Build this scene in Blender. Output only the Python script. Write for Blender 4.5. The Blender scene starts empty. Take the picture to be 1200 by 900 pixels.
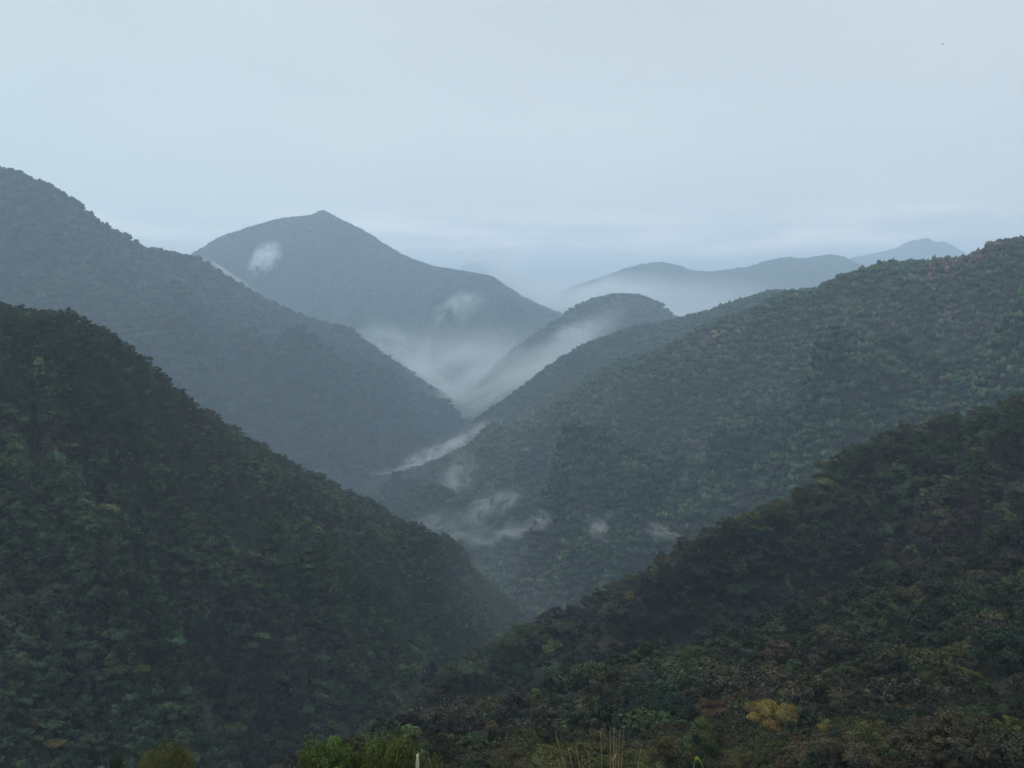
import bpy, bmesh, math, random
import numpy as np
from mathutils import Vector, Matrix, Euler

SC = bpy.context.scene
COL = SC.collection
R = math.radians
random.seed(7)
RNG = np.random.default_rng(11)

# ------------------------------------------------------------------ camera
F_PX, CX, CY, HORIZON = 1287.0, 600.0, 450.0, 380.0      # measured on the 1200 x 900 photograph
PITCH = math.atan((CY - HORIZON) / F_PX)
cam_d = bpy.data.cameras.new("camera")
cam = bpy.data.objects.new("camera", cam_d)
COL.objects.link(cam)
cam_d.sensor_fit = 'HORIZONTAL'
cam_d.sensor_width = 36.0
cam_d.lens = 36.0 * F_PX / 1200.0
cam_d.clip_start = 0.1
cam_d.clip_end = 90000.0
cam.location = (0, 0, 0)
cam.rotation_euler = (math.pi / 2 - PITCH, 0, 0)
SC.camera = cam

# ------------------------------------------------------------------ world, sun, exposure
SUN_EL, SUN_AZ = 60.0, -48.0          # azimuth from +Y (view direction) towards +X
SKY_STRENGTH = 0.1
world = bpy.data.worlds.new("World")
SC.world = world
world.use_nodes = True
wt = world.node_tree
wt.nodes.clear()


def nd(t, kind, **kw):
    n = t.nodes.new(kind)
    for k, v in kw.items():
        if k.startswith('in_'):
            n.inputs[k[3:]].default_value = v
        else:
            setattr(n, k, v)
    return n


def mathn(t, op, a, b=None, clamp=False):
    n = t.nodes.new('ShaderNodeMath')
    n.operation = op
    n.use_clamp = clamp
    for i, v in enumerate((a, b)):
        if v is None:
            continue
        if isinstance(v, (int, float)):
            n.inputs[i].default_value = v
        else:
            t.links.new(v, n.inputs[i])
    return n.outputs[0]


def mixc(t, fac, a, b, mode='MIX'):
    n = t.nodes.new('ShaderNodeMix')
    n.data_type = 'RGBA'
    n.blend_type = mode
    for s, v in ((n.inputs[0], fac), (n.inputs[6], a), (n.inputs[7], b)):
        if isinstance(v, (int, float)):
            s.default_value = v
        elif isinstance(v, (tuple, list)):
            s.default_value = tuple(v) + ((1.0,) if len(v) == 3 else ())
        else:
            t.links.new(v, s)
    return n.outputs[2]


def rampn(t, fac, stops, interp='LINEAR'):
    n = t.nodes.new('ShaderNodeValToRGB')
    n.color_ramp.interpolation = interp
    els = n.color_ramp.elements
    while len(els) < len(stops):
        els.new(0.5)
    for e, (p, c) in zip(els, stops):
        e.position = p
        e.color = tuple(c) + (1.0,)
    t.links.new(fac, n.inputs[0])
    return n.outputs[0]


sky = nd(wt, 'ShaderNodeTexSky', sky_type='NISHITA', sun_disc=False, sun_elevation=R(SUN_EL),
         sun_rotation=R(SUN_AZ), altitude=1100.0, air_density=1.0, dust_density=3.0, ozone_density=1.0)
tc = nd(wt, 'ShaderNodeTexCoord')
sep = nd(wt, 'ShaderNodeSeparateXYZ')
wt.links.new(tc.outputs['Generated'], sep.inputs[0])
K = 1.0 / SKY_STRENGTH
# overcast layer: luminance by elevation (z of the direction)
SKYR = [(0.0, (1.86, 1.70, 1.50)), (0.07, (1.60, 1.51, 1.34)), (0.13, (1.12, 1.09, 0.99)), (0.20, (0.92, 0.93, 0.88)),
        (0.30, (0.765, 0.805, 0.77)), (0.55, (1.15, 1.20, 1.18)), (1.0, (1.60, 1.62, 1.58))]
zc = mathn(wt, 'MAXIMUM', sep.outputs[2], 0.0)
base = rampn(wt, zc, SKYR)
# greener and dimmer towards the left of the view, as under thicker cloud
lx = nd(wt, 'ShaderNodeMapRange', interpolation_type='SMOOTHSTEP')
lx.inputs['From Min'].default_value = -0.05
lx.inputs['From Max'].default_value = -0.48
wt.links.new(sep.outputs[0], lx.inputs['Value'])
base = mixc(wt, mathn(wt, 'MULTIPLY', lx.outputs[0], 0.8), base, (0.88, 0.98, 0.95), 'MULTIPLY')
# broad soft cloud mottling
mp = nd(wt, 'ShaderNodeMapping')
mp.inputs['Scale'].default_value = (2.2, 2.2, 7.0)
wt.links.new(tc.outputs['Generated'], mp.inputs[0])
nz = nd(wt, 'ShaderNodeTexNoise', in_Scale=1.3, in_Detail=5.0, in_Roughness=0.5)
wt.links.new(mp.outputs[0], nz.inputs[0])
mott = rampn(wt, nz.outputs[0], [(0.3, (0.93, 0.935, 0.945)), (0.7, (1.07, 1.065, 1.05))])
base = mixc(wt, 1.0, base, mott, 'MULTIPLY')
# cream cloud bank low over the far mountains
ez = nd(wt, 'ShaderNodeMapRange', interpolation_type='SMOOTHSTEP')
ez.inputs['From Min'].default_value = 0.035
ez.inputs['From Max'].default_value = 0.072
wt.links.new(sep.outputs[2], ez.inputs['Value'])
ez2 = nd(wt, 'ShaderNodeMapRange', interpolation_type='SMOOTHSTEP')
ez2.inputs['From Min'].default_value = 0.11
ez2.inputs['From Max'].default_value = 0.075
wt.links.new(sep.outputs[2], ez2.inputs['Value'])
mp2 = nd(wt, 'ShaderNodeMapping')
mp2.inputs['Scale'].default_value = (6.0, 6.0, 40.0)
mp2.inputs['Location'].default_value = (0.4, 0.0, 0.3)
wt.links.new(tc.outputs['Generated'], mp2.inputs[0])
nz2 = nd(wt, 'ShaderNodeTexNoise', in_Scale=1.0, in_Detail=4.0, in_Roughness=0.55)
wt.links.new(mp2.outputs[0], nz2.inputs[0])
bank = rampn(wt, nz2.outputs[0], [(0.38, (0, 0, 0)), (0.70, (1, 1, 1))])
bm_ = mathn(wt, 'MULTIPLY', mathn(wt, 'MULTIPLY', ez.outputs[0], ez2.outputs[0]), bank)
base = mixc(wt, mathn(wt, 'MULTIPLY', bm_, 0.9), base, (3.3, 2.95, 2.6))
over = mixc(wt, 1.0, base, (K, K, K), 'MULTIPLY')
allsky = mixc(wt, 0.85, sky.outputs[0], over)
bg = nd(wt, 'ShaderNodeBackground', in_Strength=SKY_STRENGTH)
wt.links.new(allsky, bg.inputs[0])
wo = nd(wt, 'ShaderNodeOutputWorld')
wt.links.new(bg.outputs[0], wo.inputs[0])

sun_d = bpy.data.lights.new("sun", 'SUN')
sun_d.energy = 1.5
sun_d.angle = R(10)
sun_d.color = (1.0, 0.97, 0.93)
sun = bpy.data.objects.new("sun", sun_d)
COL.objects.link(sun)
sdir = Vector((math.cos(R(SUN_EL)) * math.sin(R(SUN_AZ)), math.cos(R(SUN_EL)) * math.cos(R(SUN_AZ)), math.sin(R(SUN_EL))))
sun.rotation_euler = sdir.to_track_quat('Z', 'Y').to_euler()

SC.view_settings.view_transform = 'Standard'
SC.view_settings.look = 'None'
SC.view_settings.exposure = 0.0
SC.view_settings.gamma = 1.0
SC.view_settings.use_curve_mapping = False
SC.render.engine = 'CYCLES'
cy = SC.cycles
cy.max_bounces = 6
cy.diffuse_bounces = 3
cy.glossy_bounces = 1
cy.transmission_bounces = 2
cy.volume_bounces = 4
cy.transparent_max_bounces = 6
cy.use_denoising = True
cy.denoiser = 'OPENIMAGEDENOISE'
cy.denoising_prefilter = 'ACCURATE'
cy.use_adaptive_sampling = False
cy.caustics_reflective = False
cy.caustics_refractive = False

HAZE_DENSITY = 1.35e-4
HAZE_COLOR = (0.62, 0.79, 0.985)
HAZE_G = 0.35


# ------------------------------------------------------------------ helpers
def tag(o, label=None, cat=None, group=None, kind=None):
    for k, v in (('label', label), ('category', cat), ('group', group), ('kind', kind)):
        if v:
            o[k] = v
    return o


CP, SP = math.cos(PITCH), math.sin(PITCH)


def P(x, y, d):
    """the point seen at photograph pixel (x, y) whose distance along +Y is d"""
    x = np.asarray(x, float); y = np.asarray(y, float); d = np.asarray(d, float)
    a = (x - CX) / F_PX
    b = (CY - y) / F_PX
    Y = CP + b * SP
    Z = -SP + b * CP
    return np.stack([a / Y * d, np.ones_like(a) * d, Z / Y * d], -1)


def project(p):
    """world points -> photograph pixels"""
    yc = p[:, 1] * CP - p[:, 2] * SP
    zc_ = p[:, 1] * SP + p[:, 2] * CP
    yc = np.maximum(yc, 0.01)
    return CX + F_PX * p[:, 0] / yc, CY - F_PX * zc_ / yc, yc


def hermite(xs, ys, xq):
    """smooth, non-overshooting interpolation (Fritsch-Carlson)"""
    xs = np.asarray(xs, float); ys = np.asarray(ys, float)
    h = np.diff(xs); dl = np.diff(ys, axis=0) / (h[:, None] if ys.ndim > 1 else h)
    m = np.zeros_like(ys)
    if len(xs) == 2:
        m[:] = dl[0]
    else:
        a, b = dl[:-1], dl[1:]
        w = np.where(a * b > 0, 2 * a * b / np.where(a * b > 0, a + b, 1), 0)
        m[1:-1] = w
        m[0], m[-1] = dl[0], dl[-1]
    i = np.clip(np.searchsorted(xs, xq) - 1, 0, len(xs) - 2)
    t = (xq - xs[i]) / h[i]
    if ys.ndim > 1:
        t = t[:, None]; hh = h[i][:, None]
    else:
        hh = h[i]
    return ((2 * t**3 - 3 * t**2 + 1) * ys[i] + (t**3 - 2 * t**2 + t) * hh * m[i]
            + (-2 * t**3 + 3 * t**2) * ys[i + 1] + (t**3 - t**2) * hh * m[i + 1])


def _h(ix, iy, seed):
    n = (ix.astype(np.int64) * 374761393 + iy.astype(np.int64) * 668265263 + seed * 974634777) & 0xFFFFFFFF
    n = ((n ^ (n >> 13)) * 1274126177) & 0xFFFFFFFF
    return ((n ^ (n >> 16)) & 0xFFFF) / 65535.0


def vnoise(x, y, seed=0):
    ix = np.floor(x); iy = np.floor(y)
    fx = x - ix; fy = y - iy
    ux = fx**3 * (fx * (fx * 6 - 15) + 10); uy = fy**3 * (fy * (fy * 6 - 15) + 10)
    a = _h(ix, iy, seed); b = _h(ix + 1, iy, seed); c = _h(ix, iy + 1, seed); d = _h(ix + 1, iy + 1, seed)
    return (a * (1 - ux) + b * ux) * (1 - uy) + (c * (1 - ux) + d * ux) * uy


def fbm(x, y, seed=0, octv=5, gain=0.5):
    s = 0.0; a = 1.0; n = 0.0
    for k in range(octv):
        s = s + a * vnoise(x * 2**k + 17.3 * k, y * 2**k - 9.1 * k, seed + k)
        n += a; a *= gain
    return s / n * 2 - 1


def ridged(x, y, seed=0, octv=4, gain=0.5):
    s = 0.0; a = 1.0; n = 0.0
    for k in range(octv):
        v = 1 - np.abs(vnoise(x * 2**k + 5.7 * k, y * 2**k + 3.3 * k, seed + k) * 2 - 1)
        s = s + a * v * v
        n += a; a *= gain
    return s / n


def mesh_from(name, verts, faces, mat=None, smooth=False):
    verts = np.asarray(verts, np.float32); faces = np.asarray(faces, np.int32)
    me = bpy.data.meshes.new(name)
    k = faces.shape[1]
    me.vertices.add(len(verts)); me.vertices.foreach_set('co', verts.ravel())
    me.loops.add(faces.size); me.loops.foreach_set('vertex_index', faces.ravel())
    me.polygons.add(len(faces))
    me.polygons.foreach_set('loop_start', np.arange(0, faces.size, k, dtype=np.int32))
    me.polygons.foreach_set('loop_total', np.full(len(faces), k, np.int32))
    if smooth:
        me.polygons.foreach_set('use_smooth', np.ones(len(faces), bool))
    me.update(calc_edges=True)
    if mat:
        me.materials.append(mat)
    return me


def link(name, me, parent=None):
    o = bpy.data.objects.new(name, me)
    COL.objects.link(o)
    if parent:
        o.parent = parent
    return o


# ------------------------------------------------------------------ materials
def new_mat(name):
    m = bpy.data.materials.new(name)
    m.use_nodes = True
    m.node_tree.nodes.clear()
    return m, m.node_tree


def ground_mat(name, c1, c2, c3, scale):
    """undergrowth and soil: three colours in patches, with a bumpy surface"""
    m, t = new_mat(name)
    g = nd(t, 'ShaderNodeNewGeometry')
    n1 = nd(t, 'ShaderNodeTexNoise', in_Scale=scale, in_Detail=6.0, in_Roughness=0.6)
    t.links.new(g.outputs['Position'], n1.inputs[0])
    n2 = nd(t, 'ShaderNodeTexNoise', in_Scale=scale * 9, in_Detail=4.0, in_Roughness=0.6)
    t.links.new(g.outputs['Position'], n2.inputs[0])
    c = rampn(t, n1.outputs[0], [(0.35, c1), (0.5, c2), (0.66, c3)])
    v = rampn(t, n2.outputs[0], [(0.3, (0.7, 0.7, 0.7)), (0.7, (1.3, 1.3, 1.3))])
    c = mixc(t, 1.0, c, v, 'MULTIPLY')
    b = nd(t, 'ShaderNodeBump', in_Strength=0.8, in_Distance=0.35 / scale * 0.05)
    t.links.new(n2.outputs[0], b.inputs['Height'])
    p = nd(t, 'ShaderNodeBsdfPrincipled', in_Roughness=0.95)
    p.inputs['Specular IOR Level'].default_value = 0.05
    t.links.new(c, p.inputs['Base Color'])
    t.links.new(b.outputs[0], p.inputs['Normal'])
    o = nd(t, 'ShaderNodeOutputMaterial')
    t.links.new(p.outputs[0], o.inputs[0])
    return m


def leaf_mat(name, from_instancer):
    m, t = new_mat(name)
    if from_instancer:
        a = nd(t, 'ShaderNodeAttribute', attribute_type='INSTANCER', attribute_name='tcol')
        col = a.outputs['Color']
    else:
        a = nd(t, 'ShaderNodeObjectInfo')
        col = a.outputs['Color']
    v = nd(t, 'ShaderNodeAttribute', attribute_type='GEOMETRY', attribute_name='var')
    c = mixc(t, 1.0, col, v.outputs['Color'], 'MULTIPLY')
    d = nd(t, 'ShaderNodeBsdfDiffuse')
    tr = nd(t, 'ShaderNodeBsdfTranslucent')
    t.links.new(c, d.inputs[0])
    t.links.new(mixc(t, 1.0, c, (1.0, 1.15, 0.6), 'MULTIPLY'), tr.inputs[0])
    mx = t.nodes.new('ShaderNodeMixShader')
    mx.inputs[0].default_value = 0.2
    t.links.new(d.outputs[0], mx.inputs[1]); t.links.new(tr.outputs[0], mx.inputs[2])
    gl = nd(t, 'ShaderNodeBsdfGlossy', in_Roughness=0.45)
    gl.inputs[0].default_value = (0.8, 0.85, 0.9, 1)
    m2 = t.nodes.new('ShaderNodeMixShader')
    m2.inputs[0].default_value = 0.012
    t.links.new(mx.outputs[0], m2.inputs[1]); t.links.new(gl.outputs[0], m2.inputs[2])
    o = nd(t, 'ShaderNodeOutputMaterial')
    t.links.new(m2.outputs[0], o.inputs[0])
    return m


def bark_mat(name, c):
    m, t = new_mat(name)
    g = nd(t, 'ShaderNodeTexCoord')
    mp = nd(t, 'ShaderNodeMapping'); mp.inputs['Scale'].default_value = (6, 6, 1.2)
    t.links.new(g.outputs['Object'], mp.inputs[0])
    n = nd(t, 'ShaderNodeTexNoise', in_Scale=3.0, in_Detail=5.0)
    t.links.new(mp.outputs[0], n.inputs[0])
    cc = rampn(t, n.outputs[0], [(0.3, tuple(x * 0.55 for x in c)), (0.7, tuple(min(1, x * 1.35) for x in c))])
    p = nd(t, 'ShaderNodeBsdfPrincipled', in_Roughness=0.9)
    t.links.new(cc, p.inputs['Base Color'])
    b = nd(t, 'ShaderNodeBump', in_Strength=0.5, in_Distance=0.02)
    t.links.new(n.outputs[0], b.inputs['Height']); t.links.new(b.outputs[0], p.inputs['Normal'])
    o = nd(t, 'ShaderNodeOutputMaterial')
    t.links.new(p.outputs[0], o.inputs[0])
    return m


M_LEAF_I = leaf_mat('forest_leaves', True)
M_LEAF_O = leaf_mat('tree_leaves', False)
M_BARK = bark_mat('bark', (0.10, 0.085, 0.065))
M_GROUND_BROWN = ground_mat('undergrowth_brown', (0.022, 0.019, 0.012), (0.020, 0.022, 0.012), (0.032, 0.026, 0.015), 0.05)
M_GROUND_GREEN = ground_mat('undergrowth_green', (0.016, 0.022, 0.012), (0.020, 0.026, 0.014), (0.028, 0.028, 0.016), 0.03)
M_FAR = ground_mat('far_woodland', (0.026, 0.040, 0.024), (0.034, 0.046, 0.026), (0.046, 0.050, 0.030), 0.012)
M_FLOOR = ground_mat('valley_floor_cover', (0.030, 0.040, 0.022), (0.036, 0.046, 0.026), (0.05, 0.05, 0.03), 0.004)


# ------------------------------------------------------------------ terrain: every hill is a lofted slope with both its sides
class Hill:
    pass


def rail_pts(rail, t, canopy):
    a = np.array(rail, float)
    x = a[:, 0]
    tt = (x - x[0]) / (x[-1] - x[0])
    yy = hermite(tt, a[:, 1], t); dd = np.exp(hermite(tt, np.log(a[:, 2]), t)); xx = x[0] + t * (x[-1] - x[0])
    p = P(xx, yy, dd)
    p[:, 2] -= canopy
    return p


def make_hill(name, label, rails, back, mat, nu, nv_front, nv_back, amp, wl, canopy=0.0, near=None, seed=1,
              gully=(0.0, 6, 1.5), spurs=(), crest_keep=0.12, rough=0.0, slant=0.12):
    """rails: crest first, then towards the viewer; back: (push away, drop) of the hidden side"""
    t = np.linspace(0, 1, nu)
    P3 = [rail_pts(r, t, canopy) for r in rails]
    if near is not None:                                   # a last rail given in metres
        P3.append(np.stack([near[0][0] + t * (near[1][0] - near[0][0]), np.full(nu, near[0][1]), np.full(nu, near[0][2])], -1))
    crest = P3[0]
    dirn = crest[:, :2] / np.linalg.norm(crest[:, :2], axis=1)[:, None]
    b1 = crest.copy(); b1[:, :2] += dirn * back[0] * 0.4; b1[:, 2] -= back[1] * 0.32
    b2 = crest.copy(); b2[:, :2] += dirn * back[0]; b2[:, 2] -= back[1]
    seq = [b2, b1] + P3                                     # from behind to the viewer
    knots = np.concatenate([[-1.0, -0.45], np.linspace(0, 1, len(P3))])
    v = np.concatenate([np.linspace(-1, 0, nv_back, endpoint=False), np.linspace(0, 1, nv_front)])
    G = np.stack(seq, 1)                                    # nu, nk, 3
    flat = G.transpose(1, 0, 2).reshape(len(seq), -1)
    # knot spacing by mean chord so that rows stay evenly spaced
    S = hermite(knots, flat, v).reshape(len(v), nu, 3)
    X, Y, Z = S[..., 0], S[..., 1], S[..., 2]
    # large relief
    fade = crest_keep + (1 - crest_keep) * np.clip(np.abs(v) / 0.35, 0, 1) ** 1.7
    fade = (fade * (1 - 0.85 * np.clip((v - 0.72) / 0.28, 0, 1)))[:, None]
    wx = X + wl * 0.5 * fbm(X / wl, Y / wl, seed + 50, 3)
    wy = Y + wl * 0.5 * fbm(X / wl, Y / wl, seed + 60, 3)
    dz = amp * fbm(wx / wl, wy / wl, seed, 6, 0.5)
    ga, gn, gv = gully
    if ga:
        tt = t[None, :] + 0.10 * fbm(X / wl, Y / wl, seed + 80, 3) + slant * (v[:, None])
        dz += ga * (ridged(tt * gn, v[:, None] * gv + 0 * tt, seed + 20, 4, 0.55) - 0.45)
    Z = Z + dz * fade
    for pl, a, w in spurs:
        pts = np.array([P(*q) for q in pl])[:, :2]
        dist = np.full(X.shape, 1e9)
        for i in range(len(pts) - 1):
            ab = pts[i + 1] - pts[i]
            L = (ab**2).sum()
            s = np.clip(((X - pts[i, 0]) * ab[0] + (Y - pts[i, 1]) * ab[1]) / L, 0, 1)
            dist = np.minimum(dist, np.hypot(X - pts[i, 0] - s * ab[0], Y - pts[i, 1] - s * ab[1]))
        Z = Z + a * np.exp(-(dist / w) ** 1.6)
    if rough:
        Z = Z + rough * fbm(X / (rough * 4), Y / (rough * 4), seed + 90, 3, 0.7)
    V = np.stack([X, Y, Z], -1)
    nvv = len(v)
    idx = np.arange(nvv * nu).reshape(nvv, nu)
    faces = np.stack([idx[:-1, :-1], idx[1:, :-1], idx[1:, 1:], idx[:-1, 1:]], -1).reshape(-1, 4)
    o = link(name, mesh_from(name, V.reshape(-1, 3), faces, mat, True))
    tag(o, label, 'hill', None, 'structure')
    h = Hill(); h.o = o; h.V = V; h.v = v; h.nu = nu; h.crest_row = nv_back
    return h


def scatter(h, spacing, xr=(-200, 1440), ymax=960, back_m=30.0, seed=0):
    """points spread evenly over the side of a hill that faces the viewer"""
    rg = np.random.default_rng(seed)
    V = h.V
    a, b, c, d = V[:-1, :-1], V[1:, :-1], V[1:, 1:], V[:-1, 1:]
    cr = np.cross(c - a, d - b)
    area = 0.5 * np.linalg.norm(cr, axis=-1)
    mid = (a + b + c + d) / 4
    px, py, yc = project(mid.reshape(-1, 3))
    ok = (px > xr[0]) & (px < xr[1]) & (py < ymax) & (mid.reshape(-1, 3)[:, 1] > 8)
    rowv = 0.5 * (h.v[:-1] + h.v[1:])
    crest = V[h.crest_row]
    dist = np.linalg.norm(mid - crest[None, :-1], axis=-1)
    keep = (rowv[:, None] >= 0) | (dist < back_m)
    w = (area * keep).ravel() * ok
    n = int(w.sum() / (spacing * spacing) * 2.2)
    if n == 0:
        return np.zeros((0, 3)), np.zeros((0, 2))
    pick = rg.choice(len(w), n, p=w / w.sum())
    s, t = rg.random(n), rg.random(n)
    i, j = np.unravel_index(pick, area.shape)
    p = (V[i, j] * ((1 - s) * (1 - t))[:, None] + V[i + 1, j] * (s * (1 - t))[:, None]
         + V[i + 1, j + 1] * (s * t)[:, None] + V[i, j + 1] * ((1 - s) * t)[:, None])
    # thin out: no two in one cell
    key = np.floor(p / spacing).astype(np.int64)
    hk = key[:, 0] * 73856093 ^ key[:, 1] * 19349663 ^ key[:, 2] * 83492791
    _, first = np.unique(hk, return_index=True)
    return p[first], np.stack([h.v[np.clip(i[first], 0, len(h.v) - 1)], j[first] / h.nu], -1)


# hillside the viewer stands on, with its low spur
H0 = make_hill('hillside', 'brown wooded hillside falling away below the viewpoint',
    [[(-420, 985, 250), (-150, 985, 262), (0, 970, 270), (200, 950, 265), (330, 925, 265), (380, 900, 268), (440, 878, 272), (520, 855, 280),
      (600, 831, 292), (680, 806, 308), (760, 786, 322), (840, 762, 338), (900, 747, 346), (980, 712, 357), (1080, 672, 366),
      (1200, 627, 375), (1350, 575, 390), (1640, 480, 430)],
     [(-420, 985, 200), (0, 970, 205), (440, 905, 215), (800, 845, 232), (1000, 815, 240), (1200, 768, 250), (1640, 690, 270)],
     [(-420, 980, 140), (0, 965, 145), (440, 945, 148), (800, 915, 152), (1200, 872, 158), (1640, 840, 160)],
     [(-420, 975, 85), (1640, 975, 85)],
     [(-420, 985, 45), (1640, 985, 45)],
     [(-500, 1020, 20), (1700, 1020, 20)]],
    (110, 120), M_GROUND_BROWN, 320, 240, 30, 5.0, 90.0, canopy=3.5, near=((-60, -25, -1.9), (60, -25, -1.9)), seed=3, crest_keep=0.25)

# right ridge across the gully
H2 = make_hill('ridge', 'dark wooded ridge with rusty and purple-brown trees across the near gully',
    [[(320, 945, 375), (370, 900, 395), (420, 868, 425), (455, 836, 460), (490, 800, 500), (540, 766, 530), (600, 730, 555), (650, 711, 565), (690, 699, 570),
      (720, 681, 572), (760, 656, 575), (800, 632, 575), (850, 606, 575), (900, 589, 575), (940, 573, 572), (1000, 536, 570), (1050, 511, 568),
      (1100, 491, 566), (1150, 475, 564), (1200, 459, 560), (1300, 420, 560), (1640, 300, 580)],
     [(320, 965, 345), (420, 905, 395), (490, 850, 460), (600, 795, 505), (700, 775, 510), (800, 735, 510), (900, 700, 505), (1000, 660, 500), (1100, 620, 498),
      (1200, 585, 495), (1640, 460, 500)],
     [(320, 1010, 325), (420, 955, 370), (490, 905, 415), (600, 875, 450), (700, 855, 450), (800, 835, 445), (900, 805, 440), (1000, 775, 435), (1080, 745, 435),
      (1200, 705, 435), (1640, 600, 450)]],
    (190, 190), M_GROUND_BROWN, 340, 200, 40, 9.0, 110.0, canopy=13.0, seed=13, slant=0.28, gully=(58, 11, 1.0), crest_keep=0.10,
    spurs=[([(1020, 580, 545), (930, 645, 530), (820, 705, 515), (720, 765, 500)], 13, 30), ([(1060, 640, 510), (900, 730, 485), (800, 772, 470)], -14, 28),
           ([(1200, 520, 530), (1130, 580, 505), (1080, 640, 480)], 11, 28)])

# left hill
H1 = make_hill('hill', 'dark green forested hill on the near side of the valley, its crest falling to the stream',
    [[(-330, 330, 600), (-100, 338, 650), (0, 350, 680), (60, 357, 690), (110, 371, 700), (150, 397, 725), (185, 427, 750), (215, 457, 770), (260, 487, 805),
      (300, 513, 840), (350, 541, 885), (400, 566, 930), (440, 582, 975), (480, 610, 1035), (520, 637, 1100), (560, 667, 1180),
      (590, 692, 1250), (612, 710, 1300), (660, 765, 1380)],
     [(-330, 640, 450), (0, 640, 500), (100, 650, 520), (200, 690, 550), (300, 705, 600), (400, 700, 690), (480, 700, 820), (540, 702, 980), (590, 714, 1180), (660, 775, 1320)],
     [(-330, 1010, 330), (0, 985, 360), (200, 955, 390), (330, 925, 430), (400, 890, 480), (440, 858, 560), (480, 815, 660), (530, 772, 820), (580, 742, 1050),
      (605, 733, 1180), (660, 790, 1280)]],
    (350, 330), M_GROUND_GREEN, 420, 320, 50, 14.0, 170.0, canopy=11.5, seed=23, slant=-0.22, gully=(110, 9, 1.2), crest_keep=0.06,
    spurs=[([(60, 520, 590), (150, 570, 595), (220, 605, 600), (300, 650, 620), (400, 705, 690), (470, 765, 740)], 40, 40),
           ([(215, 540, 640), (240, 560, 665), (280, 580, 685), (360, 665, 700), (470, 720, 820)], -40, 40),
           ([(120, 600, 570), (230, 690, 545), (300, 760, 510), (335, 850, 460)], -26, 28),
           ([(60, 640, 520), (150, 720, 490), (230, 800, 450), (270, 880, 425)], 20, 28)])

# long slope on the far side of the valley
H3 = make_hill('valley_slope', 'blue-green forested slope rising to the skyline with a paler green spur',
    [[(360, 598, 3050), (400, 580, 2980), (450, 562, 2900), (500, 547, 2820), (545, 527, 2720), (580, 507, 2620), (620, 487, 2520), (650, 470, 2440), (690, 452, 2350), (720, 434, 2280),
      (760, 422, 2200), (800, 407, 2120), (840, 388, 2040), (900, 370, 1940), (950, 357, 1870), (1000, 342, 1800), (1050, 324, 1730),
      (1100, 310, 1660), (1140, 300, 1610), (1170, 282, 1570), (1200, 274, 1530), (1300, 245, 1440), (1560, 170, 1300)],
     [(360, 603, 2900), (450, 585, 2620), (520, 590, 2380), (600, 590, 2150), (700, 570, 1900), (800, 545, 1720), (900, 510, 1580), (1000, 480, 1470), (1100, 460, 1380), (1200, 440, 1300), (1560, 400, 1150)],
     [(360, 610, 2780), (450, 612, 2400), (520, 655, 2000), (600, 722, 1650), (700, 715, 1480), (800, 690, 1370), (900, 665, 1270), (1050, 640, 1150), (1200, 640, 1060), (1560, 640, 950)],
     [(360, 640, 2700), (450, 660, 2250), (520, 720, 1850), (600, 800, 1500), (700, 800, 1330), (800, 790, 1230), (900, 780, 1150), (1050, 760, 1050), (1200, 760, 960), (1560, 760, 850)]],
    (700, 500), M_FAR, 480, 300, 50, 26.0, 330.0, canopy=5.0, seed=33, slant=0.32, gully=(270, 11, 1.2), crest_keep=0.05,
    spurs=[([(1250, 500, 1150), (1050, 520, 1270), (900, 562, 1380), (800, 598, 1470), (720, 635, 1570), (650, 665, 1680)], 105, 80),
           ([(1150, 400, 1420), (950, 470, 1560), (800, 530, 1760), (690, 585, 1930)], -85, 85),
           ([(1000, 380, 1680), (850, 425, 1880), (740, 470, 2060), (640, 520, 2260), (570, 560, 2420)], 62, 80),
           ([(1200, 560, 1100), (1050, 600, 1170), (900, 645, 1270), (760, 690, 1400)], -62, 65)])

H3B = make_hill('ridge', 'hazy ridge emerging just behind the long slope on the far side',
    [[(420, 600, 3700), (500, 542, 3560), (540, 508, 3480), (565, 488, 3430), (600, 463, 3350), (630, 440, 3300), (660, 420, 3250), (690, 404, 3200), (720, 391, 3150), (760, 381, 3100), (800, 371, 3050),
      (850, 358, 3000), (880, 350, 2960), (910, 342, 2920), (940, 345, 2900), (1000, 346, 2850), (1060, 350, 2800), (1200, 340, 2750)],
     [(420, 610, 3500), (540, 545, 3250), (600, 515, 3100), (700, 470, 2950), (800, 440, 2800), (910, 420, 2700), (1200, 420, 2500)],
     [(420, 640, 3300), (600, 600, 2850), (800, 520, 2550), (1200, 520, 2300)]],
    (700, 500), M_FAR, 320, 130, 30, 30.0, 380.0, canopy=5.0, seed=43, slant=0.3, gully=(220, 9, 1.2), crest_keep=0.06)

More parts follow.
